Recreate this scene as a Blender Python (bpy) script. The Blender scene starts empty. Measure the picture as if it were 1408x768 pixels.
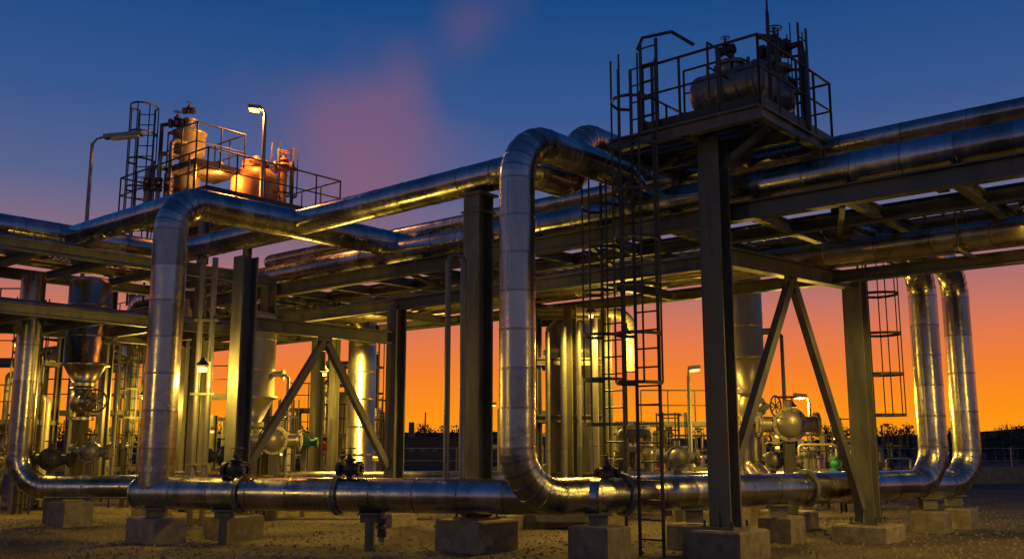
import bpy, math, random
from mathutils import Vector, Matrix
random.seed(7)
scene=bpy.context.scene
# ------------------------------------------------------------ frame helpers
AX=Vector((-.759,.651,0)); BX=Vector((.651,.759,0)); UP=Vector((0,0,1))
def P(a,b,z): return AX*a+BX*b+UP*z
def V(*c): return Vector(c)
# ------------------------------------------------------------ materials
def newmat(name):
    m=bpy.data.materials.new(name); m.use_nodes=True
    nt=m.node_tree; return m,nt,nt.nodes['Principled BSDF']
def metal(name,c1,c2,metallic=1.0,r1=.25,r2=.5,scale=3.0,bump=.05,tint=True,bscale=40,streak=True,rust=0):
    m,nt,b=newmat(name); N=nt.nodes; L=nt.links
    tc=N.new('ShaderNodeTexCoord')
    mp=N.new('ShaderNodeMapping'); mp.inputs['Scale'].default_value=(1,1,.25 if streak else 1)
    L.new(tc.outputs['Object'],mp.inputs['Vector'])
    n=N.new('ShaderNodeTexNoise'); n.inputs['Scale'].default_value=scale; n.inputs['Detail'].default_value=7; n.inputs['Roughness'].default_value=.65
    L.new(mp.outputs[0],n.inputs['Vector'])
    cr=N.new('ShaderNodeValToRGB'); cr.color_ramp.elements[0].position=.35; cr.color_ramp.elements[1].position=.68
    cr.color_ramp.elements[0].color=(*c1,1); cr.color_ramp.elements[1].color=(*c2,1)
    L.new(n.outputs['Fac'],cr.inputs['Fac'])
    at=N.new('ShaderNodeAttribute'); at.attribute_name='tint'
    mx=N.new('ShaderNodeVectorMath'); mx.operation='SCALE'
    L.new(cr.outputs['Color'],mx.inputs[0]); L.new(at.outputs['Fac'],mx.inputs['Scale'])
    src=mx.outputs[0]
    if rust:
        rn=N.new('ShaderNodeTexNoise'); rn.inputs['Scale'].default_value=5; rn.inputs['Detail'].default_value=9; rn.inputs['Roughness'].default_value=.75
        mp2=N.new('ShaderNodeMapping'); mp2.inputs['Scale'].default_value=(1,1,.3); L.new(tc.outputs['Object'],mp2.inputs['Vector']); L.new(mp2.outputs[0],rn.inputs['Vector'])
        rm=N.new('ShaderNodeMapRange'); rm.inputs['From Min'].default_value=.56; rm.inputs['From Max'].default_value=.68; rm.inputs['To Max'].default_value=rust; L.new(rn.outputs['Fac'],rm.inputs['Value'])
        rx=N.new('ShaderNodeMixRGB'); rx.inputs[2].default_value=(.10,.045,.02,1); L.new(rm.outputs[0],rx.inputs[0]); L.new(src,rx.inputs[1]); src=rx.outputs[0]
    L.new(src,b.inputs['Base Color'])
    b.inputs['Metallic'].default_value=metallic
    mr=N.new('ShaderNodeMapRange'); mr.inputs['To Min'].default_value=r1; mr.inputs['To Max'].default_value=r2
    mr.inputs['From Min'].default_value=.3; mr.inputs['From Max'].default_value=.7
    L.new(n.outputs['Fac'],mr.inputs['Value']); L.new(mr.outputs[0],b.inputs['Roughness'])
    n2=N.new('ShaderNodeTexNoise'); n2.inputs['Scale'].default_value=bscale; n2.inputs['Detail'].default_value=3
    L.new(tc.outputs['Object'],n2.inputs['Vector'])
    n3=N.new('ShaderNodeTexNoise'); n3.inputs['Scale'].default_value=4; n3.inputs['Detail'].default_value=2
    L.new(tc.outputs['Object'],n3.inputs['Vector'])
    ad=N.new('ShaderNodeMath'); ad.operation='MULTIPLY_ADD'; ad.inputs[1].default_value=.12
    L.new(n2.outputs['Fac'],ad.inputs[0]); L.new(n3.outputs['Fac'],ad.inputs[2])
    bp=N.new('ShaderNodeBump'); bp.inputs['Strength'].default_value=bump*4; bp.inputs['Distance'].default_value=.03
    L.new(ad.outputs[0],bp.inputs['Height']); L.new(bp.outputs[0],b.inputs['Normal'])
    return m
CLAD=metal('aluminium_cladding',(.40,.39,.37),(.64,.63,.61),1.0,.17,.34,2.5,.06)
CLAD2=metal('weathered_cladding',(.38,.34,.26),(.60,.55,.44),1.0,.24,.42,3,.06)
STEEL=metal('painted_structural_steel',(.11,.108,.09),(.20,.195,.165),.3,.38,.62,4,.04,rust=.6)
DARK=metal('dark_railing_steel',(.045,.045,.045),(.08,.08,.075),.4,.4,.6,5,.02)
GALV=metal('galvanised_steel',(.22,.22,.20),(.35,.35,.32),.7,.35,.6,6,.03)
PAINT=metal('grey_vessel_paint',(.18,.18,.17),(.31,.30,.28),.5,.32,.5,4,.03,rust=.4)
VYEL=metal('cream_vessel_paint',(.42,.37,.24),(.58,.52,.35),.5,.3,.5,4,.03,rust=.2)
TANK=metal('lamplit_tank_paint',(.42,.20,.07),(.62,.32,.12),.2,.35,.55,4,.03,rust=.3)  # orange lamp light put into the tank's base colour, plus rust
GREEN=metal('green_valve_paint',(.02,.16,.12),(.03,.24,.18),.1,.4,.6,5,.03)
RED=metal('red_valve_paint',(.35,.04,.02),(.45,.06,.03),.1,.4,.6,5,.03)
WHITE=metal('white_panel_paint',(.5,.5,.46),(.65,.65,.6),.1,.4,.6,5,.02)
CONC=metal('concrete',(.17,.145,.11),(.33,.29,.22),0,.75,.95,6,.12,bscale=60,streak=False)
def emis(name,col,s):
    m,nt,b=newmat(name); b.inputs['Base Color'].default_value=(*col,1)
    b.inputs['Emission Color'].default_value=(*col,1); b.inputs['Emission Strength'].default_value=s
    m.cycles.emission_sampling='NONE'; return m
BULB=emis('sodium_bulb',(1,.55,.10),5); BULBO=emis('orange_bulb',(1,.42,.06),3.5); BULBS=emis('distant_bulb',(1,.50,.12),2.5)
MATS=[CLAD,CLAD2,STEEL,DARK,GALV,PAINT,VYEL,TANK,GREEN,RED,WHITE,CONC,BULB,BULBO,BULBS]
MI={m:i for i,m in enumerate(MATS)}
# ------------------------------------------------------------ mesh builder
class MB:
    def __init__(s): s.v=[];s.f=[];s.m=[];s.t=[];s.s=[]
    def add(s,vs,fs,mat,tint=1.0,smooth=False):
        o=len(s.v); s.v+= [tuple(x) for x in vs]
        for f in fs:
            s.f.append(tuple(i+o for i in f)); s.m.append(MI[mat]); s.t.append(tint); s.s.append(smooth)
    def obox(s,c,x,y,z,mat,tint=None):   # half vectors
        if tint is None: tint=random.uniform(.85,1.1)
        vs=[c+x*i+y*j+z*k for i in(-1,1) for j in(-1,1) for k in(-1,1)]
        s.add(vs,[(0,1,3,2),(4,6,7,5),(0,4,5,1),(2,3,7,6),(0,2,6,4),(1,5,7,3)],mat,tint)
    def box(s,c,sx,sy,sz,mat,X=Vector((1,0,0)),tint=None):
        Y=UP.cross(X); s.obox(Vector(c),X*sx/2,Y*sy/2,UP*sz/2,mat,tint)
    def bar(s,p,q,w,h,mat,side=None):
        p=Vector(p);q=Vector(q);d=(q-p); l=d.length; d=d/l
        if side is None: side=UP.cross(d)
        if side.length<1e-3: side=Vector((1,0,0))
        side=(side-d*side.dot(d)).normalized(); u=d.cross(side)
        s.obox((p+q)/2,d*l/2,side*w/2,u*h/2,mat)
    def ibeam(s,p,q,w,h,mat,side=None,t=.03):
        p=Vector(p);q=Vector(q);d=(q-p); l=d.length; d=d/l
        if side is None: side=UP.cross(d)
        if side.length<1e-3: side=AX.copy()
        side=(side-d*side.dot(d)).normalized(); u=d.cross(side); c=(p+q)/2; tt=random.uniform(.85,1.1)
        s.obox(c+u*(h/2-t/2),d*l/2,side*w/2,u*t/2,mat,tt); s.obox(c-u*(h/2-t/2),d*l/2,side*w/2,u*t/2,mat,tt)
        s.obox(c,d*l/2,side*t/3,u*(h/2-t-.001),mat,tt)
    def lathe(s,o,axis,prof,mat,n=24,tint=1.0,smooth=True,cap=True):
        axis=Vector(axis).normalized(); o=Vector(o)
        x=axis.orthogonal().normalized(); y=axis.cross(x)
        vs=[];fs=[]
        for r,h in prof:
            for i in range(n):
                t=2*math.pi*i/n; vs.append(o+axis*h+(x*math.cos(t)+y*math.sin(t))*r)
        for k in range(len(prof)-1):
            for i in range(n):
                j=(i+1)%n; fs.append((k*n+i,k*n+j,(k+1)*n+j,(k+1)*n+i))
        s.add(vs,fs,mat,tint,smooth)
        if cap:
            for k,rv in((0,True),(len(prof)-1,False)):
                if prof[k][0]>.002:
                    o0=[vs[k*n+i] for i in range(n)]; idx=tuple(range(n)); s.add(o0,[idx[::-1] if rv else idx],mat,tint,False)
    def cyl(s,p,q,r,mat,n=12,tint=1.0):
        p=Vector(p);q=Vector(q); s.lathe(p,q-p,[(r,0),(r,(q-p).length)],mat,n,tint)
    def drum(s,p,q,r,mat,n=28,tint=1.0,dome=.35,bands=0):
        p=Vector(p);q=Vector(q);L=(q-p).length
        pr=[]
        for i in range(6):
            t=i/6*math.pi/2; pr.append((r*math.sin(t)+.003,-dome*r*math.cos(t)))
        pr+= [(r,0),(r,L)]
        for i in range(1,7):
            t=i/6*math.pi/2; pr.append((r*math.cos(t)+.003,L+dome*r*math.sin(t)))
        s.lathe(p,q-p,pr,mat,n,tint)
        for i in range(bands):
            s.band(p+(q-p)*(i+.5)/bands,q-p,r,mat,n)
    def band(s,p,d,r,mat,n=24,w=.03,k=1.02,tint=.8):
        s.lathe(p,d,[(r*.99,-w),(r*k,-w+.004),(r*k,w-.004),(r*.99,w)],mat,n,tint,False,False)
    def flange(s,p,d,r,mat,t=.05):
        s.lathe(Vector(p)-Vector(d).normalized()*t,d,[(r*.5,0),(r,0),(r,t*.85),(r*.95,t*.9),(r*.95,t*1.1),(r,t*1.15),(r,t*2),(r*.5,t*2)],mat,24,1.0,False,False)
        d=Vector(d).normalized(); x=d.orthogonal().normalized(); y=d.cross(x)
        for i in range(10):
            a=i*math.pi/5; c=Vector(p)+(x*math.cos(a)+y*math.sin(a))*r*.86
            s.cyl(c-d*t*1.5,c+d*t*1.5,.022*max(.6,r*2),DARK,6)
    def tube(s,pts,r,mat,n=8,closed=False,tint=1.0):
        pts=[Vector(p) for p in pts]; N=len(pts); vs=[];fs=[]; x=None
        for i,p in enumerate(pts):
            if closed: d=(pts[(i+1)%N]-pts[i-1])
            elif i==0: d=pts[1]-p
            elif i==N-1: d=p-pts[-2]
            else: d=(pts[i+1]-p).normalized()+(p-pts[i-1]).normalized()
            d.normalize()
            if x is None: x=d.orthogonal().normalized()
            else:
                x=x-d*x.dot(d); x.normalize()
            y=d.cross(x)
            for k in range(n):
                t=2*math.pi*k/n; vs.append(p+(x*math.cos(t)+y*math.sin(t))*r)
        M=N if closed else N-1
        for i in range(M):
            for k in range(n):
                a=i*n+k;b=i*n+(k+1)%n;c=((i+1)%N)*n+(k+1)%n;d2=((i+1)%N)*n+k
                fs.append((a,b,c,d2))
        s.add(vs,fs,mat,tint,True)
        if not closed:
            s.add([vs[k] for k in range(n)],[tuple(range(n))[::-1]],mat,tint); s.add([vs[(N-1)*n+k] for k in range(n)],[tuple(range(n))],mat,tint)
    def pipe(s,pts,r,mat,bend=None,n=28,seam=.75,bands=True):
        """insulated pipe with rounded, gored elbows and lapped sheet seams"""
        pts=[Vector(p) for p in pts]; bend=bend or r*2.6
        path=[]; prev=pts[0]; path.append((pts[0],True,True))
        def straight(a,b):
            L=(b-a).length; k=max(1,round(L/seam))
            for i in range(1,k+1): path.append((a+(b-a)*i/k,True,True))
        for i in range(1,len(pts)-1):
            p=pts[i]; d0=(p-pts[i-1]).normalized(); d1=(pts[i+1]-p).normalized()
            ang=d0.angle(d1)
            if ang<.02: continue
            T=bend*math.tan(ang/2); a=p-d0*T; b=p+d1*T
            straight(prev,a)
            c=a+(d1-d0*d0.dot(d1)).normalized()*bend
            k=max(3,round(ang/(math.pi/2)*7)); ax=d0.cross(d1).normalized()
            for j in range(1,k+1):
                for sub in(.5,1.0):
                    R=Matrix.Rotation(ang*(j-1+sub)/k,3,ax); path.append((c+R@(a-c),sub==1.0,False))
            prev=b
        straight(prev,pts[-1])
        N=len(path); x=None; rings=[]; dirs=[]; cen=[]
        for i,(p,_,_) in enumerate(path):
            if i==0: d=path[1][0]-p
            elif i==N-1: d=p-path[-2][0]
            else: d=(path[i+1][0]-p).normalized()+(p-path[i-1][0]).normalized()
            d.normalize(); dirs.append(d)
            if x is None: x=d.orthogonal().normalized()
            else: x=(x-d*x.dot(d)).normalized()
            y=d.cross(x)
            rings.append([p+(x*math.cos(2*math.pi*k/n)+y*math.sin(2*math.pi*k/n))*r for k in range(n)])
        t=random.uniform(.8,1.1); k0=random.randrange(n)
        for i in range(N-1):
            if path[i][1]: t=random.uniform(.66,1.12)
            vs=rings[i]+rings[i+1]
            s.add(vs,[(k,(k+1)%n,n+(k+1)%n,n+k) for k in range(n)],mat,t,True)
            if bands and r>.2 and path[i+1][2]:
                kk=(k0+random.choice((0,1,n//2)))%n; A=rings[i][kk]; B=rings[i+1][kk]
                if (B-A).length>.1: s.bar(A,B,.022,.012,mat,side=(A-path[i][0]).cross(B-A))
        s.add(rings[0],[tuple(range(n))[::-1]],mat,.8); s.add(rings[-1],[tuple(range(n))],mat,.8)
        if bands:
            for i in range(N):
                if path[i][1]:
                    s.band(path[i][0],dirs[i],r,mat,n,w=.018 if r>.15 else .012,k=1.020,tint=.6)
    def railing(s,pts,h=1.1,r=.022,mat=DARK,sp=1.1,closed=False,toe=True):
        pts=[Vector(p) for p in pts]
        if closed: pts=pts+[pts[0]]
        for a,b in zip(pts[:-1],pts[1:]):
            k=max(1,round((b-a).length/sp))
            for i in range(k+1):
                q=a+(b-a)*i/k; s.cyl(q,q+UP*h,r,mat,8)
            s.cyl(a+UP*h,b+UP*h,r,mat,8); s.cyl(a+UP*h*.55,b+UP*h*.55,r*.8,mat,8)
            if toe: s.bar(a+UP*.08,b+UP*.08,.012,.14,mat)
    def ladder(s,base,X,z0,z1,cage=None,w=.42,mat=DARK,out=None,cs=1.0,hs=.75):
        X=Vector(X).normalized(); base=Vector(base); Z=UP
        for sg in(-1,1):
            p=base+X*sg*w/2; s.bar(p+Z*z0,p+Z*z1,.05,.025,mat,side=X)
        z=z0+.25
        while z<z1: s.cyl(base-X*w/2+Z*z,base+X*w/2+Z*z,.014,mat,6); z+=.29
        if cage is not None:
            out=out or X.cross(UP)
            arc=[base+X*w/2]+[base+out*(.15+.5*math.sin(math.pi*t/8))*cs+X*.36*cs*math.cos(math.pi*t/8) for t in range(9)]+[base-X*w/2]
            z=cage
            while z<=z1+.01:
                for p,q in zip(arc[:-1],arc[1:]): s.bar(p+Z*z,q+Z*z,.05,.012,mat,side=UP)
                z+=hs
            for i in(1,3,5,7,9): s.bar(arc[i]+Z*cage,arc[i]+Z*z1,.03,.012,mat,side=X)
    def wheel(s,c,ax,R,mat,r=.014):
        ax=Vector(ax).normalized(); x=ax.orthogonal().normalized(); y=ax.cross(x)
        s.tube([c+(x*math.cos(t*math.pi/9)+y*math.sin(t*math.pi/9))*R for t in range(18)],r,mat,6,True)
        for i in range(3):
            a=i*math.pi/3; v=(x*math.cos(a)+y*math.sin(a))*R; s.cyl(c-v,c+v,r*.7,mat,6)
    def valve(s,c,ax,st,r,mat,wm=None):
        """globe valve: body, two flanges, bonnet, stem, handwheel"""
        c=Vector(c); ax=Vector(ax).normalized(); st=Vector(st).normalized(); wm=wm or mat
        s.lathe(c-ax*r*1.7,ax,[(r*.7,0),(r*.7,r*.5),(r*1.05,r),(r*1.2,r*1.7),(r*1.05,r*2.4),(r*.7,r*2.9),(r*.7,r*3.4)],mat,20)
        for sg in(-1,1): s.flange(c+ax*sg*r*1.7,ax,r*1.25,mat,.03)
        s.lathe(c,st,[(r*.7,0),(r*.65,r*1.2),(r*1.0,r*1.25),(r*1.0,r*1.6),(r*.55,r*1.7),(r*.35,r*2.3),(r*.3,r*2.4)],mat,16)
        s.cyl(c+st*r*2.2,c+st*r*3.7,r*.1,mat,6)
        x=st.orthogonal().normalized()
        for sg in(-1,1): s.bar(c+st*r*1.6+x*sg*r*.5,c+st*r*3.0+x*sg*r*.25,r*.12,r*.12,mat)
        s.wheel(c+st*r*3.3,st,r*1.1,wm,r*.09)
    def obj(s,name):
        me=bpy.data.meshes.new(name); me.from_pydata(s.v,[],s.f)
        me.polygons.foreach_set('use_smooth',s.s)
        a=me.attributes.new('tint','FLOAT','FACE'); a.data.foreach_set('value',s.t)
        used=sorted(set(s.m)); mp={u:i for i,u in enumerate(used)}
        for u in used: me.materials.append(MATS[u])
        me.polygons.foreach_set('material_index',[mp[x] for x in s.m])
        me.update()
        o=bpy.data.objects.new(name,me); scene.collection.objects.link(o); return o
def light(parent,name,loc,e,col,r=.12,spot=None):
    ld=bpy.data.lights.new(name,'SPOT' if spot else 'POINT'); ld.energy=e; ld.color=col; ld.shadow_soft_size=r
    if spot: ld.spot_size=math.radians(spot); ld.spot_blend=.35
    o=bpy.data.objects.new(name,ld); o.location=loc; scene.collection.objects.link(o)
    o.parent=parent; return o
YEL=(1,.62,.08); ORG=(1,.34,.05)
def plinth(x,y,w,d,h,name='concrete_plinth',X=AX):
    b=MB(); Y=UP.cross(X)
    c=.03; o=Vector((x,y,0)); vs=[]
    for (k,z) in((1,-.1),(1,h-c)):
        for i,j in((-1,-1),(1,-1),(1,1),(-1,1)): vs.append(o+X*i*w/2+Y*j*d/2+UP*z)
    for i,j in((-1,-1),(1,-1),(1,1),(-1,1)): vs.append(o+X*i*(w/2-c)+Y*j*(d/2-c)+UP*h)
    fs=[(0,1,5,4),(1,2,6,5),(2,3,7,6),(3,0,4,7),(4,5,9,8),(5,6,10,9),(6,7,11,10),(7,4,8,11),(8,9,10,11)]
    b.add(vs,fs,CONC,random.uniform(.7,1.1)); return b.obj(name)
def column(x,y,z0,z1,w,name='steel_column',ph=None,pw=1.0,cap=False,conduit=False):
    if ph: plinth(x,y,pw,pw,ph)
    b=MB(); o=Vector((x,y,0)); 
    b.ibeam(o+UP*z0,o+UP*z1,w,w,STEEL,side=AX,t=.035)
    b.box(o+UP*(z0+.02),w*1.5,w*1.5,.04,STEEL,AX)
    for sg in(-1,1):
        b.add([o+AX*sg*w*.5+UP*(z0+.04),o+AX*sg*w*.74+UP*(z0+.04),o+AX*sg*w*.5+UP*(z0+.3)],[(0,1,2)],STEEL)
        b.add([o+BX*sg*w*.5+UP*(z0+.04),o+BX*sg*w*.74+UP*(z0+.04),o+BX*sg*w*.5+UP*(z0+.3)],[(0,1,2)],STEEL)
        for s2 in(-1,1): b.cyl(o+AX*sg*w*.64+BX*s2*w*.64+UP*(z0+.04),o+AX*sg*w*.64+BX*s2*w*.64+UP*(z0+.13),.02,DARK,6)
    if cap: b.box(o+UP*(z1+.02),w*1.35,w*1.35,.04,STEEL,AX); b.box(o+UP*(z1-.28),w*1.2,w*1.2,.03,STEEL,AX)
    if conduit:
        q=o+AX*(w*.5+.03)
        b.cyl(q+UP*.9,q+UP*(z1-.1),.018,GALV,8)
        z=1.2
        while z<z1-.3: b.box(q+UP*z,.05,.08,.02,DARK,AX); z+=.8
    return b.obj(name)
# ============================================================ GROUND
def ground():
    m,nt,b=newmat('gravel_ground'); N=nt.nodes; L=nt.links
    tc=N.new('ShaderNodeTexCoord')
    n=N.new('ShaderNodeTexNoise'); n.inputs['Scale'].default_value=.45; n.inputs['Detail'].default_value=6; L.new(tc.outputs['Object'],n.inputs['Vector'])
    v=N.new('ShaderNodeTexVoronoi'); v.inputs['Scale'].default_value=16; L.new(tc.outputs['Object'],v.inputs['Vector'])
    f=N.new('ShaderNodeTexNoise'); f.inputs['Scale'].default_value=9; f.inputs['Detail'].default_value=8; f.inputs['Roughness'].default_value=.75; L.new(tc.outputs['Object'],f.inputs['Vector'])
    cr=N.new('ShaderNodeValToRGB'); cr.color_ramp.elements[0].color=(.045,.037,.026,1); cr.color_ramp.elements[1].color=(.27,.22,.145,1)
    cr.color_ramp.elements[0].position=.36; cr.color_ramp.elements[1].position=.66
    ad=N.new('ShaderNodeMixRGB'); ad.inputs['Fac'].default_value=.4; L.new(n.outputs['Fac'],ad.inputs[1]); L.new(f.outputs['Fac'],ad.inputs[2])
    L.new(ad.outputs[0],cr.inputs['Fac'])
    mm=N.new('ShaderNodeMixRGB'); mm.blend_type='MULTIPLY'; mm.inputs['Fac'].default_value=.5
    L.new(cr.outputs[0],mm.inputs[1])
    bw=N.new('ShaderNodeRGBToBW'); L.new(v.outputs['Color'],bw.inputs[0]); L.new(bw.outputs[0],mm.inputs[2])
    L.new(mm.outputs[0],b.inputs['Base Color']); b.inputs['Roughness'].default_value=.9
    b1=N.new('ShaderNodeBump'); b1.inputs['Strength'].default_value=.8; b1.inputs['Distance'].default_value=.04; b1.invert=True
    L.new(v.outputs['Distance'],b1.inputs['Height'])
    b2=N.new('ShaderNodeBump'); b2.inputs['Strength'].default_value=.8; b2.inputs['Distance'].default_value=.12
    L.new(f.outputs['Fac'],b2.inputs['Height']); L.new(b1.outputs[0],b2.inputs['Normal']); L.new(b2.outputs[0],b.inputs['Normal'])
    me=bpy.data.meshes.new('ground'); S=3000
    me.from_pydata([(-S,-S,0),(S,-S,0),(S,S,0),(-S,S,0)],[],[(0,1,2,3)]); me.materials.append(m)
    o=bpy.data.objects.new('ground',me); scene.collection.objects.link(o)
    vs=[];fs=[]
    for i in range(13000):
        y=8+22*random.random()**1.3; x=random.uniform(-.62,.62)*y*1.05; r=random.uniform(.012,.035)*(1.6 if random.random()<.08 else 1)
        k=len(vs); a=random.random()*3
        for t in range(5):
            q=a+t*1.2566; rr=r*random.uniform(.7,1.2); vs.append((x+rr*math.cos(q),y+rr*math.sin(q),-.003))
        for t in range(5):
            q=a+t*1.2566+.3; rr=r*random.uniform(.45,.75); vs.append((x+rr*math.cos(q),y+rr*math.sin(q),r*random.uniform(.5,.9)))
        for t in range(5): u=(t+1)%5; fs.append((k+t,k+u,k+5+u,k+5+t))
        fs.append((k+5,k+6,k+7,k+8,k+9))
    me=bpy.data.meshes.new('gravel'); me.from_pydata(vs,[],fs)
    m2,nt2,bb=newmat('stone'); 
    oi=nt2.nodes.new('ShaderNodeTexNoise'); oi.inputs['Scale'].default_value=7; c2=nt2.nodes.new('ShaderNodeValToRGB'); c2.color_ramp.elements[0].color=(.07,.06,.045,1); c2.color_ramp.elements[1].color=(.32,.27,.19,1)
    t2=nt2.nodes.new('ShaderNodeTexCoord'); nt2.links.new(t2.outputs['Object'],oi.inputs['Vector']); nt2.links.new(oi.outputs['Fac'],c2.inputs['Fac']); nt2.links.new(c2.outputs[0],bb.inputs['Base Color']); bb.inputs['Roughness'].default_value=.85
    me.materials.append(m2); o=bpy.data.objects.new('gravel',me); scene.collection.objects.link(o)
ground()
# ============================================================ COLUMNS / FRAMES
C0=P(15.4,10.25,0); C0b=P(15.25,13.97,0); C1=P(10.84,11.76,0); C2=P(7.25,13.41,0); C3=P(6.6,17.4,0)
column(C0.x,C0.y,.42,5.15,.33,ph=.42,pw=.75)
column(C1.x,C1.y,.48,5.84,.36,ph=.48,pw=.95,cap=True,conduit=True)
column(C2.x,C2.y,.42,6.5,.36,ph=.42,pw=.95,conduit=True)
column(C3.x,C3.y,.28,4.8,.34,ph=.28,pw=.95)
column(C0b.x,C0b.y,.28,4.6,.30,ph=.28,pw=.7)
def frame(c,d,zb,h,zf0,zf1,w=.2):
    b=MB(); A=Vector((c.x,c.y,zb)); B=Vector((d.x,d.y,zb))
    u=(B-A).normalized()
    b.ibeam(A+u*.19,B-u*.18,w,h,STEEL)
    M=(A+B)/2-UP*h/2
    b.box(M-UP*.12,.34,.03,.3,STEEL,u)
    b.bar(M-UP*.1-u*.05,Vector((c.x,c.y,zf0))+u*.19,.13,.13,STEEL); b.bar(M-UP*.1+u*.05,Vector((d.x,d.y,zf1))-u*.18,.13,.13,STEEL)
    b.obj('braced_beam_frame')
frame(C2,C3,4.62,.3,1.2,.55); frame(C0,C0b,3.9,.26,1.2,1.2,.18)
# ============================================================ MAIN PIPE RACK
b=MB()
for (bb,z,w,h,a0,a1) in((13.75,5.33,.2,.3,-6,34),(17.4,5.40,.2,.26,-6,34),(13.9,4.62,.16,.24,7.5,34),(16.7,4.62,.16,.22,-6,34),(15.4,5.33,.14,.2,-6,34)):
    b.ibeam(P(a0,bb,z),P(a1,bb,z),w,h,STEEL)
a=-5.5
i=0
while a<34:
    b.ibeam(P(a,13.85,5.36),P(a,17.3,5.36),.14,.2,STEEL)
    if i%2==0 and a>7.4: b.ibeam(P(a,14.0,4.6),P(a,16.6,4.6),.12,.18,STEEL)
    if i%3==1: b.bar(P(a,13.85,5.2),P(a+1.5,17.3,5.2),.08,.08,STEEL)
    a+=1.55;i+=1
for (b0,b1,z,s0) in((16.75,17.25,5.56,-6),(14.1,14.5,4.78,7.5)):
    for q in(b0,b1): b.bar(P(s0,q,z),P(34,q,z),.02,.1,GALV)
    a=s0
    while a<34: b.bar(P(a,b0,z-.03),P(a,b1,z-.03),.04,.02,GALV); a+=.3
for q in [15.5+.1*k for k in range(9)]: b.bar(P(-6,q,5.5),P(34,q,5.5),.012,.04,DARK)
a=-6
while a<34: b.bar(P(a,15.45,5.49),P(a,16.4,5.49),.012,.03,DARK); a+=.25
b.railing([P(16.5,16.5,5.5),P(34,16.5,5.5)],1.05,.02,DARK,1.6,toe=False)
for (a_,z1) in((22.3,5.2),(29.5,5.2),(-1.2,5.2)):
    for q in(13.75,17.4):
        b.ibeam(P(a_,q,.1),P(a_,q,z1),.28,.28,STEEL,side=AX)
        b.box(P(a_,q,.15),.8,.8,.3,CONC,AX)
a=-5
while a<30:
    b.box(P(a,14.2,5.51),.25,.25,.07,STEEL,AX); b.box(P(a,15.2,5.95),.16,.16,.9,STEEL,AX); b.box(P(a,16.0,4.74),.2,.3,.05,STEEL,AX); a+=3.1
a=-5
while a<7:
    for q in(15.75,16.25): b.cyl(P(a,q,4.66),P(a,q,5.3),.015,DARK,6)
    b.bar(P(a,15.65,4.68),P(a,16.7,4.68),.06,.06,STEEL); a+=3.1
b.obj('pipe_rack')
def run(pts,r,mat=CLAD,name='insulated_pipe',**k):
    b=MB(); b.pipe(pts,r,mat,**k); return b
run([P(-6,14.2,5.82),P(27,14.2,5.82),P(27,14.2,3.0)],.275).obj('insulated_pipe')
run([P(-6,15.2,6.55),P(22,15.2,6.55),P(22,16.4,6.55),P(22,16.4,5.6)],.175,seam=1.0).obj('insulated_pipe')
run([P(-6,16.0,4.92),P(28,16.0,4.92)],.20,CLAD2,seam=.9).obj('insulated_pipe')
b=MB()
for (q,z,r,s0) in((14.75,5.56,.07,-6),(14.95,5.54,.05,-6),(16.1,5.62,.06,-6),(15.0,4.78,.07,7.5),(15.3,4.76,.05,7.5),(15.55,4.78,.08,7.5),(17.05,5.75,.06,-6),(16.45,4.8,.06,-6)):
    b.pipe([P(s0,q,z),P(32+q-15,q,z)],r,CLAD2 if z<5 else GALV,n=10,seam=2.4)
b.obj('small_bore_pipes')
# ============================================================ L2 / L1 overhead, P1 loop, P0 riser
run([P(20.7,3,6.12),P(20.7,11.76,6.12),P(9.9,11.76,6.17),P(9.9,13.3,6.17),P(9.9,13.3,7.15),P(9.9,15.6,7.15),P(9.9,15.6,5.6)],.265,bend=.5).obj('insulated_pipe')
p1=V(.08,14.4,0)
run([p1+BX*3.4+UP*5.6,p1+BX*3.4+UP*6.42,p1+UP*6.42,V(.08,14.4,.9),V(8.36,19.35,.9),V(8.36,19.35,5.35),V(8.36,19.35,5.35)-BX*4.2],.275,bend=.72,seam=.62).obj('insulated_pipe')
run([V(6.7,18.95,.86),V(9.45,20.25,.86),V(9.45,20.25,5.4),V(9.45,20.25,5.4)-BX*4.4],.27,bend=.68).obj('insulated_pipe')
p0=V(-6.25,17.2,0)
b=run([V(-6.25,17.2,.95),V(-6.25,17.2,6.12),V(-6.25,17.2,6.12)+BX*7.0],.30,bend=.6,seam=.62)
b.pipe([p0+BX*.3+UP*6.10,p0+BX*.3+AX*9+UP*6.10],.24,CLAD)
b.band(V(-6.25,17.2,1.25),UP,.31,CLAD,28,.05); b.obj('insulated_pipe')
b=run([V(-6.55,17.28,.83),V(1.35,14.95,.88)],.275)
b.drum(V(-6.55,17.28,.83),V(-6.4,17.235,.83),.275,CLAD,dome=.6)
b.obj('ground_pipe')
for (x,y) in((-6.2,17.2),(-4.9,16.82),(-2.3,16.0)):
    b=MB(); o=V(x,y,0); b.box(o+UP*.22,.14,.14,.44,STEEL); b.box(o+UP*.5,.3,.2,.14,STEEL); b.box(o+UP*.57,.36,.4,.03,STEEL); b.obj('pipe_support')
plinth(-6.2,17.2,.95,.6,.42); plinth(1.3,14.72,.72,.6,.48); plinth(2.95,16.1,.7,.5,.4); plinth(4.7,17.2,.6,.6,.44); plinth(8.1,19.05,.6,.5,.4); plinth(9.05,19.85,.5,.5,.4); plinth(-9.2,20.5,.8,.6,.5); plinth(-.15,19.8,.6,.6,.3); plinth(5.6,20,1,.7,.35);plinth(-8.6,23.5,.8,.6,.3)
for (x,y) in((1.3,14.9),(2.95,16.02),(4.6,17.04),(8.1,19.15),(9.0,20.05)):
    b=MB(); o=V(x,y,0); b.box(o+UP*.53,.28,.2,.2,STEEL); b.box(o+UP*.64,.4,.34,.03,STEEL); b.obj('pipe_support')
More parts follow.
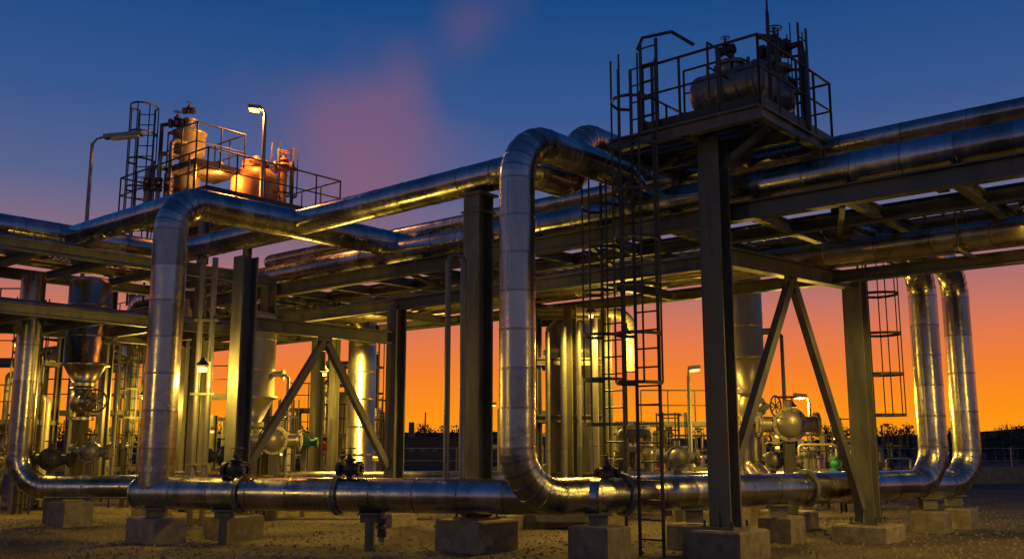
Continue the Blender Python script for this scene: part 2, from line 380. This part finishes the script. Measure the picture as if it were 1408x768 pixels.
b=MB(); q=V(1.35,14.95,.88)-V(-6.55,17.28,.83); qn=q.normalized()
for t in(.25,.47): 
    c=V(-6.55,17.28,.83)+q*t; b.flange(c,qn,.33,PAINT,.04)
c=V(-6.55,17.28,.83)+q*.49
b.valve(c+UP*.42,qn,UP,.10,DARK); b.cyl(c,c+UP*.42,.05,DARK)
c=V(-6.55,17.28,.83)+q*.23; b.valve(c+UP*.40,qn,UP,.11,DARK,DARK); b.cyl(c,c+UP*.42,.05,DARK)
for t in(.2,.42,.62):
    c=V(.08,14.4,.9)+(V(8.36,19.35,.9)-V(.08,14.4,.9))*t; b.flange(c,V(8.28,4.95,0),.33,PAINT,.035)
b.valve(V(1.5,15.4,1.2),V(8,5,0),UP,.09,DARK); b.cyl(V(1.5,15.4,.9),V(1.5,15.4,1.2),.05,DARK)
b.cyl(V(-2.1,15.95,.62),V(-2.1,15.95,.12),.05,PAINT); b.valve(V(-2.1,15.95,.35),UP,V(0,-1,0),.06,DARK)
b.obj('pipe_valve')
run([V(-10.35,20.5,5.3),V(-10.35,20.5,.78),V(-5.0,20.6,.78)],.245,bend=.65).obj('insulated_pipe')
b=MB(); b.pipe([V(-1.05,15.6,.9),V(-1.05,15.6,4.75),V(-.8,15.6,4.75),V(-.8,15.6,.9)],.05,PAINT,bend=.12,n=12,seam=3); b.obj('vent_pipe')
b=MB()
for x in(-5.95,-5.72): b.pipe([V(x,18.2,.2),V(x,18.2,5.2)],.055,PAINT,n=12,seam=2)
for z in(1.3,2.6,4): b.bar(V(-6.05,18.2,z),V(-5.6,18.2,z),.12,.04,STEEL)
b.bar(V(-5.72,18.2,3.22),V(-5.62,17.45,3.22),.03,.03,DARK)
b.obj('standpipe')
# ============================================================ LAMPS
def bulkhead(loc,e,col=YEL,bm=BULB,name='bulkhead_lamp',r=.1,up=.0,spot=None,br=.045):
    b=MB(); o=Vector(loc)
    b.lathe(o+UP*.02,UP,[(.11,0),(.10,.04),(.05,.09),(.03,.14)],DARK,16); b.drum(o-UP*.07,o-UP*.03,br,bm,12)
    if up: b.cyl(o+UP*.12,o+UP*(.12+up),.018,DARK,6)
    ob=b.obj(name); light(ob,'lamp_light',o-UP*(.16+br),e,col,r,spot); return ob
bulkhead((-5.62,17.45,3.06),170,r=.08,br=.085)
for (a_,q,z,e) in((11.5,15.9,4.30,560),(18.6,15.6,4.30,460),(26,15.5,4.30,380),(3.2,15.4,5.1,640),(14.5,19.5,3.6,220),(-2.5,15.4,5.1,450)):
    bulkhead(P(a_,q,z),e,up=.1,spot=158,r=.2)
bulkhead(P(23.5,9.5,4.0),380,up=.1,spot=160)
def streetlamp(x,y,h,arm,e,col=YEL,bm=BULB,z0=0,lit=True,hl=.5,r=.1):
    b=MB(); o=V(x,y,0); b.lathe(o+UP*z0,UP,[(.07,0),(.045,h-z0)],GALV,10)
    s=1 if arm>0 else -1
    pts=[o+UP*(h-.02),o+UP*(h+.12)+V(arm*.3,0,0),o+UP*(h+.2)+V(arm,0,0)]
    b.tube(pts,.028,GALV,8)
    c=o+V(arm,0,h+.18); dx=V(s*1,0,.1).normalized(); 
    b.obox(c+dx*hl*.45,dx*hl/2,V(0,.11,0),UP*.05,GALV); b.obox(c+dx*hl*.5-UP*.065,dx*hl*.36,V(0,.09,0),UP*.03,bm if lit else WHITE)
    b.box(o+UP*(z0+.03),.24,.24,.06,GALV)
    ob=b.obj('street_lamp')
    if e>0: light(ob,'lamp_light',c+dx*hl*.5-UP*.2,e,col,r)
    return ob
streetlamp(-10.9,24,9.35,.35,0,lit=False,hl=1.0)
streetlamp(-6.5,24.2,10.2,-.12,420,ORG,BULBO,z0=7.7,hl=.34)
streetlamp(5.9,25,3.1,-.6,160,z0=0,hl=.28); streetlamp(8.6,28,2.85,-.1,220,hl=.34); streetlamp(4.4,24,3.35,0.02,0,hl=.28)
streetlamp(-9.5,33,4,.4,0,hl=.4); streetlamp(-6.6,36,3.0,.3,180,hl=.4); streetlamp(7.2,33,3.2,.3,0,hl=.4); streetlamp(-1.2,38,3.0,.3,0,hl=.3)
# added lamps for front fill, out of view left and right of the viewpoint
streetlamp(-12.5,8.5,3.2,.7,240,hl=.5,r=.35); streetlamp(11.5,9.5,3.2,-.7,380,hl=.5,r=.35)
# ============================================================ UPPER RIGHT PLATFORM
b=MB(); a0,a1,b0,b1,z=6.1,8.8,12.8,15.5,6.68
for q in(b0,b1,(b0+b1)/2): b.ibeam(P(a0,q,z-.12),P(a1,q,z-.12),.14,.22,STEEL)
for q in(a0,a1,7.4): b.ibeam(P(q,b0,z-.13),P(q,b1,z-.13),.13,.2,STEEL)
k=a0
while k<a1: b.bar(P(k,b0,z),P(k,b1,z),.012,.04,DARK); k+=.06
k=b0
while k<b1: b.bar(P(a0,k,z-.005),P(a1,k,z-.005),.01,.03,DARK); k+=.25
b.railing([P(a1,b0+.9,z),P(a1,b1,z),P(a0,b1,z),P(a0,b0,z),P(8.15,b0,z)],1.1,.023,DARK,.75)
b.bar(C2+BX*.1+UP*6.0,P(6.3,13.5,6.55),.1,.1,STEEL); b.bar(C2+UP*5.9,P(7.2,14.7,6.55),.1,.1,STEEL)
b.railing([P(7.0,b0+.1,z+.35),P(7.0,b0+.9,z+.35),P(7.9,b0+.9,z+.35)],.9,.02,DARK,.5,toe=False)
for s_ in((a0,b1),(a1,b1),(a0,14.9),(a1,14.9)): b.ibeam(P(s_[0],s_[1],5.5),P(s_[0],s_[1],z-.2),.14,.14,STEEL)
b.obj('service_platform')
b=MB(); c=P(7.1,13.9,7.45)
b.drum(c+AX*.55,c-AX*.55,.36,PAINT,dome=.45); b.flange(c-AX*.5,AX,.4,PAINT,.03)
for s_ in(-.35,.35): b.box(c+AX*s_-UP*.52,.12,.5,.55,STEEL,AX)
b.cyl(c+UP*.3,c+UP*.45,.2,PAINT,20); b.flange(c+UP*.45,UP,.25,PAINT,.03)
b.cyl(c+UP*.45,c+UP*.72,.05,DARK); b.valve(c+UP*.72+AX*.1,AX,UP,.07,DARK)
b.tube([c-AX*.5+UP*.2,c-AX*.8+UP*.3,c-AX*.8+UP*.7,c-AX*.5+UP*.8],.05,DARK,10)
for k in range(3): b.cyl(c+AX*(.3-.3*k)+UP*.3,c+AX*(.3-.3*k)+UP*.5,.03,DARK,8)
b.obj('horizontal_drum')
b=MB(); c=P(6.6,14.5,6.7)
b.lathe(c,UP,[(.3,0),(.3,.06),(.16,.1),(.16,.4),(.28,.45),(.31,.65),(.28,.85),(.18,.92),(.18,1.1),(.25,1.12),(.25,1.2),(.1,1.22),(.1,1.4)],PAINT,24)
b.valve(c+UP*1.5,AX,UP,.12,DARK,DARK); b.valve(c+UP*1.05+BX*.35,BX,BX,.1,DARK,DARK)
b.tube([c+UP*1.5-AX*.2,c+UP*1.5-AX*.45,c+UP*1.0-AX*.5,c-AX*.5],.06,DARK,10)
b.obj('relief_valve_stack')
b=MB(); b.lathe(V(4.1,14.5,6.7),UP,[(.035,0),(.03,1.8),(.018,1.85),(.012,3.3)],DARK,8); b.obj('antenna_mast')
b=MB(); b.ladder(V(2.12,15.0,0),AX*-1,.0,7.8,cage=2.6,out=-BX); b.obj('caged_ladder')
b=MB(); b.ladder(V(1.75,16.6,0),AX*-1,.3,6.6,cage=2.0,out=-BX,w=.42); b.obj('caged_ladder')
b=MB(); b.ladder(P(a0+.12,14.75,0),BX,6.68,8.62,cage=6.95,out=AX,w=.32,cs=.68,hs=.42); b.obj('caged_ladder')
b=MB(); b.ladder(P(8.0,12.75,0),AX,6.68,8.2,out=-BX,w=.3); 
b.tube([P(8.2,12.75,8.1),P(8.2,12.9,8.35),P(7.7,13.0,8.35),P(7.4,13.2,8.1)],.03,DARK,8); b.obj('access_ladder')
b=MB(); b.ladder(P(6.7,18.1,0),BX,.2,5.2,cage=2.2,out=-AX,w=.42); b.obj('caged_ladder')
# ============================================================ UPPER LEFT PLATFORM
b=MB(); a0,a1,b0,b1,z=20.3,24.6,12.3,16.4,7.7
for q in(b0,14.3,b1): b.ibeam(P(a0,q,z-.12),P(a1,q,z-.12),.14,.22,STEEL)
for q in(a0,22.4,a1): b.ibeam(P(q,b0,z-.13),P(q,b1,z-.13),.13,.2,STEEL)
k=a0
while k<a1: b.bar(P(k,b0,z),P(k,b1,z),.012,.04,DARK); k+=.1
b.railing([P(a0,b0,z),P(a0,b1,z),P(a1,b1,z),P(a1,b0,z)],1.1,.022,DARK,.85,closed=True)
b.railing([P(21.2,b0+.2,z+.9),P(22.6,b0+.2,z+.9),P(22.6,b0+1.6,z+.9),P(21.2,b0+1.6,z+.9)],1.1,.022,DARK,.7,closed=True)
k=21.2
while k<22.6: b.bar(P(k,b0+.2,z+.9),P(k,b0+1.6,z+.9),.012,.04,DARK); k+=.1
for s_ in((21.2,b0+.2),(22.6,b0+.2)): b.bar(P(*s_,z),P(*s_,z+.9),.06,.06,DARK)
for s_ in((a0,b0),(a0,b1),(a1,b0),(a1,b1),(22.4,b0)): b.ibeam(P(*s_,.2),P(*s_,z-.2),.2,.2,STEEL)
b.obj('service_platform')
b=MB(); c=V(-8.6,24.6,7.75)
b.lathe(c,UP,[(.1,0),(.1,.3),(.30,.5),(.34,.55),(.34,1.05),(.38,1.07),(.38,1.13),(.30,1.15),(.22,1.25),(.22,1.3),(.36,1.4),(.42,1.5),(.42,2.0),(.45,2.02),(.45,2.08),(.40,2.1),(.28,2.2),(.12,2.25),(.12,2.4),(.18,2.41),(.18,2.46),(.05,2.5)],PAINT,28,1.25)
for t in range(4):
    q=t*math.pi/2+.5; b.bar(c+V(.3*math.cos(q),.3*math.sin(q),.6),c+V(.3*math.cos(q),.3*math.sin(q),0),.07,.07,STEEL)
b.valve(c+V(-.35,0,2.35),V(1,0,0),UP,.10,DARK); b.tube([c+V(-.4,0,2.35),c+V(-.75,0,2.3),c+V(-.75,0,1)],.06,DARK,10)
b.valve(c+V(-.05,0,2.7),V(1,0,0),UP,.07,DARK)
b.obj('process_vessel')
b=MB(); c=V(-6.85,24.8,7.75)
b.lathe(c,UP,[(.45,0),(.60,.1),(.62,.15),(.62,.8),(.58,.95),(.42,1.1),(.25,1.14),(.25,1.22),(.36,1.23),(.36,1.33),(.1,1.36),(.08,1.5)],TANK,32)
b.valve(c+V(.75,0,1.2),V(1,0,0),UP,.13,TANK); b.cyl(c+V(.75,0,0),c+V(.75,0,1.2),.1,TANK)
b.obj('storage_tank')
b=MB(); b.ladder(V(-9.8,24.7,0),V(1,0,0),5.2,10.5,cage=6,out=V(0,-1,0)); b.obj('caged_ladder')
b=MB(); b.ladder(V(-6.15,25.2,0),V(1,0,0),7.7,9.6,cage=8.2,out=V(0,-1,0)); b.obj('caged_ladder')
b=MB(); o=V(-9.4,24,7.75); 
for k in range(3): b.pipe([o+V(k*.28,0,0),o+V(k*.28,0,1.0+.35*k),o+V(k*.28+.4,.3,1.0+.35*k)],.06,PAINT,bend=.15,n=10); b.valve(o+V(k*.28,0,.5),UP,V(0,-1,0),.08,DARK)
b.obj('valve_manifold')
bulkhead((-7.55,24.0,8.75),170,ORG,BULBO)
# ============================================================ LEFT RACK
b=MB()
for (q,z,h) in((19.0,5.45,.24),(22.4,5.45,.24),(19.0,4.2,.2),(22.4,4.2,.2)): b.ibeam(P(q,2,z),P(q,13.5,z),.16,h,STEEL)
k=2.5
while k<13.6:
    b.ibeam(P(19.1,k,5.45),P(22.3,k,5.45),.12,.18,STEEL); b.ibeam(P(19.1,k,4.2),P(22.3,k,4.2),.12,.16,STEEL); b.box(P(20.7,k,5.7),.2,.2,.3,STEEL,AX); k+=1.4
for q in(8.4,13.3):
    for a_ in((19.0,22.4) if q>9 else (22.4,)): b.ibeam(P(a_,q,0),P(a_,q,5.35),.26,.26,STEEL,side=AX)
for (q,z,r) in((19.5,5.65,.08),(19.8,5.65,.06),(21.4,5.66,.1),(21.9,5.64,.07),(19.6,4.4,.1),(20.2,4.42,.12),(21,4.4,.08),(21.6,4.45,.14)):
    b.pipe([P(q,1,z),P(q,13.6,z)],r,CLAD2,n=12,seam=1.8)
k=2
while k<13.6:
    b.bar(P(19.1,k,5.58),P(20.6,k,5.58),.012,.03,DARK); b.bar(P(20.7,k+.05,4.31),P(22.3,k+.05,4.31),.012,.03,DARK); k+=.12
b.obj('pipe_rack')
# ============================================================ VESSELS
def hopper(x,y,r,z_top,z_cyl,z_cone,mat,neck=.12,name='process_vessel',base=.1):
    b=MB(); o=V(x,y,0)
    b.lathe(o,UP,[(neck*1.0,base),(neck,z_cone),(neck*1.6,z_cone),(neck*1.6,z_cone+.06),(neck*1.1,z_cone+.07),(r*.96,z_cyl-.08),(r*.98,z_cyl-.07),(r*1.16,z_cyl-.06),(r*1.16,z_cyl),(r,z_cyl+.01),(r,z_top-.15),(r*.8,z_top-.02),(r*.3,z_top)],mat,32)
    z=z_cyl+.6
    while z<z_top-.3: b.band(o+UP*z,UP,r,mat,32,.02,1.015); z+=.7
    zb=z_cone-.25
    b.valve(o+UP*zb,UP,V(.7,-.7,0),neck*1.3,mat,DARK)
    b.cyl(o+UP*(z_cyl+.5),o+V(r+.25,-.1,z_cyl+.5),.07,mat); b.flange(o+V(r+.22,-.1,z_cyl+.5),V(1,-.05,0),.12,mat,.02)
    b.tube([o+V(r+.25,-.1,z_cyl+.5),o+V(r+.35,-.1,z_cyl+.4),o+V(r+.35,-.1,.3)],.04,GALV,8)
    return b.obj(name)
hopper(-9.6,21.6,.45,5.4,3.45,2.85,CLAD2,neck=.17)
hopper(-5.95,22.3,.45,4.7,2.75,2.05,VYEL,neck=.15)
hopper(4.72,19.3,.34,5.3,3.4,2.65,VYEL,neck=.14)
hopper(-3.9,25,.36,5.2,.8,.5,CLAD2,neck=.3)
hopper(-9.9,27,.3,5.2,.8,.5,VYEL,neck=.2)
def bigvalve(x,y,z,r,mat,ax=V(1,0,0),stand=True):
    b=MB(); c=V(x,y,z); b.drum(c-V(0,r*.4,0),c+V(0,r*.4,0),r,mat,28,dome=.7); b.flange(c-V(0,r*.5,0),V(0,1,0),r*1.2,mat,.03)
    b.cyl(c-ax*r*2.2,c+ax*r*2.2,r*.55,mat,18); 
    for s_ in(-2,2): b.flange(c+ax*r*s_,ax,r*.85,mat,.03)
    b.cyl(c+UP*r*.8,c+UP*r*1.7,r*.3,mat,14); b.wheel(c+UP*r*1.9,UP,r*.8,DARK)
    if stand: b.box(V(x,y,(z-r)/2),r*.7,r*.7,z-r,STEEL)
    return b.obj('gate_valve')
bigvalve(5.4,19.0,2.05,.28,VYEL); bigvalve(5.15,19.3,1.35,.16,PAINT); bigvalve(-5.35,22,1.75,.27,VYEL); bigvalve(-6.3,21.6,1.4,.2,DARK)
bigvalve(-9.9,21,1.35,.2,DARK); bigvalve(-9.2,21.3,1.5,.2,PAINT); bigvalve(3.3,19.5,1.4,.2,PAINT); bigvalve(-4.9,23,1.7,.14,GREEN)
run([V(4.75,17.7,.95),V(4.75,18.6,.95),V(4.75,19.3,1.2),V(4.75,19.3,2.0)],.2,CLAD2,bend=.25).obj('insulated_pipe')
run([V(-8,22.6,.85),V(9,22.6,.85)],.2,CLAD2,seam=1.2).obj('ground_pipe')
# ============================================================ CENTRAL COLUMN UNIT
b=MB(); o=V(1.25,21.2,0)
b.lathe(o,UP,[(.5,.3),(.52,.4),(.52,3.6),(.56,3.62),(.56,3.7),(.5,3.72),(.5,4.2),(.3,4.4)],PAINT,28)
for (dx,dy) in((-.75,-.7),(.75,-.7),(-.75,.7),(.75,.7),(0,-.75)): b.ibeam(o+V(dx,dy,0),o+V(dx,dy,4.6),.2,.2,STEEL)
for z in(1.0,2.2,3.4,4.4):
    b.ibeam(o+V(-.75,-.7,z),o+V(.75,-.7,z),.1,.16,STEEL); b.ibeam(o+V(-.75,.7,z),o+V(.75,.7,z),.1,.16,STEEL)
for k in range(4): b.pipe([o+V(-.5+.33*k,-1,.3),o+V(-.5+.33*k,-1,4.0+.1*k)],.05+.02*(k%2),PAINT,n=12,seam=1.3)
b.pipe([o+V(-.9,-.6,4.45),o+V(1.3,-.6,4.45),o+V(1.3,-.6,3.2)],.14,VYEL,n=16)
b.box(o+V(0,0,.15),2.2,2.1,.3,CONC); b.box(o+V(-.1,-1.4,.55),1.3,.5,.8,PAINT)
b.obj('reactor_column')
# ============================================================ BACKGROUND SKIDS
def skid(x,y,w,d,h,n,seed,name='process_skid'):
    R=random.Random(seed); b=MB(); o=V(x,y,0)
    for i in(-1,1):
        for j in(-1,1): b.ibeam(o+V(i*w/2,j*d/2,0),o+V(i*w/2,j*d/2,h),.14,.14,STEEL,t=.02)
    z=1.0
    while z<h+.1:
        for j in(-1,1): b.bar(o+V(-w/2,j*d/2,z),o+V(w/2,j*d/2,z),.1,.12,STEEL); b.bar(o+V(j*w/2,-d/2,z),o+V(j*w/2,d/2,z),.1,.12,STEEL)
        if R.random()<.6: b.railing([o+V(-w/2,-d/2,z),o+V(w/2,-d/2,z)],.9,.018,DARK,.8,toe=False)
        z+=R.choice((.9,1.2,1.5))
    b.ladder(o+V(w/2+.1,-d/2-.1,0),V(1,0,0),0,h+.4,cage=1.6,out=V(0,-1,0),w=.38)
    for i in range(n):
        px=R.uniform(-w/2,w/2); py=R.uniform(-d/2-.4,d/2); hh=R.uniform(.6,h); r=R.choice((.03,.05,.08,.12)); m=R.choice((CLAD2,GALV,PAINT,VYEL))
        q=px+R.uniform(-1,1)
        b.pipe([o+V(px,py,.1),o+V(px,py,hh),o+V(q,py,hh),o+V(q,py,.3)],r,m,n=10,bend=.1 if abs(q-px)>.25 else .01,seam=1,bands=r>.06)
        if R.random()<.7: b.valve(o+V(px,py,R.uniform(.6,1.6)),UP,V(0,-1,0),R.uniform(.07,.13),R.choice((DARK,GREEN,PAINT,RED,VYEL)))
    for i in range(2):
        px=R.uniform(-w/2,w/2); r=R.uniform(.18,.35); b.drum(o+V(px,0,.5),o+V(px,0,R.uniform(1.2,h*.8)),r,R.choice((CLAD2,PAINT,VYEL)),20)
    for i in range(2):
        q=o+V(R.choice((-1,1))*w/2,-d/2-.12,R.uniform(1.4,h)); b.lathe(q,UP,[(.07,0),(.03,.08)],DARK,8); b.drum(q-UP*.06,q-UP*.03,.05,BULBS,8)
    return b.obj(name)
sk=[(-11.5,27,2.4,1.6,4.2),(-9.0,30,2.2,1.5,3.2),(-6.9,26,1.8,1.2,2.4),(-4.9,29,1.4,1.4,4.4),(-6.2,34,3,2,2.8),(-12.8,24.5,1.8,1.5,4.8),
    (2.9,24,1.6,1.3,2.0),(4.6,27,2.2,1.5,2.2),(7.4,25,1.6,1.3,1.9),(6.1,31,2.5,2,2.3),(9.3,29,1.8,1.4,1.8),(.5,27,1.6,1.2,2.6),(11.5,33,2,1.6,1.7)]
for i,s_ in enumerate(sk): skid(*s_,7,i+3)
for (x,y,z,e,c) in((-9.6,25.2,2.9,300,YEL),(-4.6,23.6,3.4,200,YEL),(6.6,22.8,2.5,260,YEL),(2.4,20.0,3.9,120,YEL)):
    bulkhead((x,y,z),e,c,up=.15)
b=MB()
x=-40
while x<60: b.cyl(V(x,44,0),V(x,44,1.5),.035,GALV,6); x+=2.5
for z in(.3,.9,1.45): b.cyl(V(-40,44,z),V(60,44,z),.022,GALV,6)
b.obj('perimeter_fence')
b=MB(); b.box((13,41,.35),30,.3,.7,CONC); b.obj('concrete_wall')
b=MB(); b.box((9.5,34,.5),2.6,1.4,1.0,WHITE); b.box((9.5,34,1.04),2.8,1.6,.08,DARK); b.box((9.0,33.28,.5),.5,.04,.7,GALV); b.obj('equipment_enclosure')
# distant facility along the horizon
R=random.Random(21)
for i in range(9):
    b=MB(); x=-32+i*5.2+R.uniform(-1.5,1.5); y=R.uniform(62,76); w_=R.uniform(3,6); h=R.uniform(1.3,2.2)
    b.box((x,y,h/2),w_,3,h,DARK); b.box((x,y,h+.06),w_+.4,3.4,.12,DARK)
    k=-w_/2+.6
    while k<w_/2-.3:
        b.box((x+k,y-1.515,h*.6),.3,.03,.25,BULBS if R.random()<.15 else STEEL)
        k+=.8
    sx=x+R.uniform(-2,2); b.lathe(V(sx,y+2,0),UP,[(.25,0),(.2,R.uniform(2.4,4.6))],STEEL,10); b.cyl(V(sx+1,y+2,0),V(sx+1,y+2,R.uniform(2.5,4)),.05,DARK,6)
    b.obj('plant_building')
m,nt,pb=newmat('dark_foliage'); pb.inputs['Roughness'].default_value=.9
n=nt.nodes.new('ShaderNodeTexNoise'); n.inputs['Scale'].default_value=1.5; c=nt.nodes.new('ShaderNodeValToRGB'); c.color_ramp.elements[0].color=(.012,.012,.008,1); c.color_ramp.elements[1].color=(.05,.045,.025,1)
nt.links.new(n.outputs['Fac'],c.inputs['Fac']); nt.links.new(c.outputs[0],pb.inputs['Base Color'])
R=random.Random(3); vs=[];fs=[]
def leaf(p,s):
    k=len(vs); u=V(R.gauss(0,1),R.gauss(0,1),R.gauss(0,1)).normalized(); w=u.orthogonal().normalized()
    for q in(u*s,w*s*.6,-u*s*.8,-w*s*.6): vs.append(tuple(p+q))
    fs.append((k,k+1,k+2,k+3))
for i in range(300):
    x=R.uniform(-75,95); y=R.uniform(80,104); h=R.uniform(1.8,3.6)*(1.4 if R.random()<.12 else 1)
    k=len(vs)
    for t in range(4): q=t*1.57; vs.append((x+.1*math.cos(q),y+.1*math.sin(q),0))
    vs.append((x,y,h*1.15)); 
    for t in range(4): fs.append((k+t,k+(t+1)%4,k+4))
    for j in range(9):   # bare limbs
        z=h*R.uniform(.3,.9); q=R.random()*6.28; L_=(h*1.15-z)*.7; a=V(x,y,z); e_=a+V(math.cos(q)*L_*.6,math.sin(q)*L_*.6,L_); k=len(vs)
        vs+= [tuple(a+V(.04,0,0)),tuple(a-V(.04,0,0)),tuple(e_)]; fs.append((k,k+1,k+2))
    for j in range(110):
        z=h*(.05+.95*R.random()); rr=(1.7)*(1-.75*(z/h)**2)*R.random()**.5; q=R.random()*6.28
        leaf(V(x+rr*math.cos(q),y+rr*math.sin(q),z),R.uniform(.07,.22))
me=bpy.data.meshes.new('distant_treeline'); me.from_pydata(vs,[],fs); me.materials.append(m)
o=bpy.data.objects.new('distant_treeline',me); scene.collection.objects.link(o)
vs=[];fs=[];n=80
for i in range(n+1):
    x=-400+i*10; h=3.0+1.5*math.sin(i*.37)+1.2*math.sin(i*.13+1)+R.uniform(-.3,.3)
    vs+=[(x,180,-.5),(x,230,h),(x,300,-.5)]
for i in range(n):
    for j in(0,1): fs.append((i*3+j,i*3+3+j,i*3+4+j,i*3+1+j))
me=bpy.data.meshes.new('hills'); me.from_pydata(vs,[],fs); me.materials.append(m); o=bpy.data.objects.new('hills',me); scene.collection.objects.link(o)
for i in range(22):
    x=R.uniform(-34,44); y=R.uniform(48,74); h=R.uniform(1.6,3.2)
    b=MB(); b.cyl(V(x,y,0),V(x,y,h),.05,DARK,6); b.drum(V(x,y,h),V(x,y,h+.03),.09,BULBS,8); b.obj('street_lamp')
# ============================================================ WORLD
w=bpy.data.worlds.new('World'); scene.world=w; w.use_nodes=True; nt=w.node_tree; N=nt.nodes; L=nt.links
bg=N['Background']
tc=N.new('ShaderNodeTexCoord'); sp=N.new('ShaderNodeSeparateXYZ'); L.new(tc.outputs['Generated'],sp.inputs[0])
def lin(c): return tuple(((v/255)/12.92 if v/255<=.04045 else ((v/255+.055)/1.055)**2.4) for v in c)
mr=N.new('ShaderNodeMapRange'); mr.inputs['From Min'].default_value=-.06; mr.inputs['From Max'].default_value=.74; L.new(sp.outputs['Z'],mr.inputs['Value'])
cr=N.new('ShaderNodeValToRGB'); L.new(mr.outputs[0],cr.inputs['Fac'])
stops=[(-.06,(60,35,14)),(-.01,(210,105,16)),(.0,(255,160,16)),(.036,(254,143,24)),(.07,(246,128,44)),(.10,(230,121,72)),(.14,(192,115,102)),(.19,(138,108,126)),(.25,(88,99,142)),(.33,(54,86,142)),(.43,(25,72,130)),(.6,(14,52,102)),(.74,(10,38,80))]
e=cr.color_ramp.elements
e[0].position=0; e[0].color=(*lin(stops[0][1]),1); e[1].position=1; e[1].color=(*lin(stops[-1][1]),1)
for s_,c in stops[1:-1]:
    q=e.new((s_+.06)/.8); q.color=(*lin(c),1)
m2=N.new('ShaderNodeMapRange'); m2.inputs['From Min'].default_value=-.3; m2.inputs['From Max'].default_value=.7; L.new(sp.outputs['Y'],m2.inputs['Value'])
cr2=N.new('ShaderNodeValToRGB'); L.new(mr.outputs[0],cr2.inputs['Fac']); e=cr2.color_ramp.elements
e[0].position=.0; e[0].color=(*lin((44,38,36)),1); e[1].position=1; e[1].color=(*lin((24,50,96)),1)
q=e.new(.08); q.color=(*lin((134,104,100)),1); q=e.new(.3); q.color=(*lin((88,94,124)),1); q=e.new(.55); q.color=(*lin((48,74,118)),1)
mx=N.new('ShaderNodeMixRGB'); L.new(m2.outputs[0],mx.inputs[0]); L.new(cr2.outputs[0],mx.inputs[1]); L.new(cr.outputs[0],mx.inputs[2])
nz=N.new('ShaderNodeTexNoise'); nz.inputs['Scale'].default_value=7; nz.inputs['Detail'].default_value=5; L.new(tc.outputs['Generated'],nz.inputs['Vector'])
vs_=N.new('ShaderNodeVectorMath'); vs_.operation='SUBTRACT'; vs_.inputs[1].default_value=(.5,.5,.5); L.new(nz.outputs['Color'],vs_.inputs[0])
vsc=N.new('ShaderNodeVectorMath'); vsc.operation='SCALE'; vsc.inputs['Scale'].default_value=.14; L.new(vs_.outputs[0],vsc.inputs[0])
va=N.new('ShaderNodeVectorMath'); va.operation='ADD'; L.new(tc.outputs['Generated'],va.inputs[0]); L.new(vsc.outputs[0],va.inputs[1])
acc=None
for (c,r,s_) in(((-.188,.950,.247),.10,.4),((-.151,.942,.298),.11,.42),((-.14,.917,.36),.085,.36),((-.215,.92,.32),.09,.22),((-.03,.914,.404),.075,.22),((-.10,.95,.27),.09,.2)):
    d=N.new('ShaderNodeVectorMath'); d.operation='DISTANCE'; d.inputs[1].default_value=c; L.new(va.outputs[0],d.inputs[0])
    k=N.new('ShaderNodeMapRange'); k.interpolation_type='SMOOTHSTEP'; k.inputs['From Min'].default_value=r; k.inputs['From Max'].default_value=0; k.inputs['To Max'].default_value=s_
    L.new(d.outputs['Value'],k.inputs['Value'])
    if acc is None: acc=k
    else:
        a_=N.new('ShaderNodeMath'); a_.operation='ADD'; a_.use_clamp=True; L.new(acc.outputs[0],a_.inputs[0]); L.new(k.outputs[0],a_.inputs[1]); acc=a_
mx2=N.new('ShaderNodeMixRGB'); mx2.inputs[2].default_value=(*lin((142,92,112)),1); L.new(acc.outputs[0],mx2.inputs[0]); L.new(mx.outputs[0],mx2.inputs[1])
L.new(mx2.outputs[0],bg.inputs['Color']); bg.inputs['Strength'].default_value=1.0
# ============================================================ CAMERA
cd=bpy.data.cameras.new('Camera'); cam=bpy.data.objects.new('Camera',cd); scene.collection.objects.link(cam)
cam.location=(0,0,1.7); cam.rotation_euler=(math.radians(90+9.63),0,0); cd.lens=33.75; cd.sensor_width=36; cd.clip_end=8000; cd.clip_start=.05
scene.camera=cam
scene.view_settings.view_transform='Standard'; scene.view_settings.look='None'; scene.view_settings.exposure=0
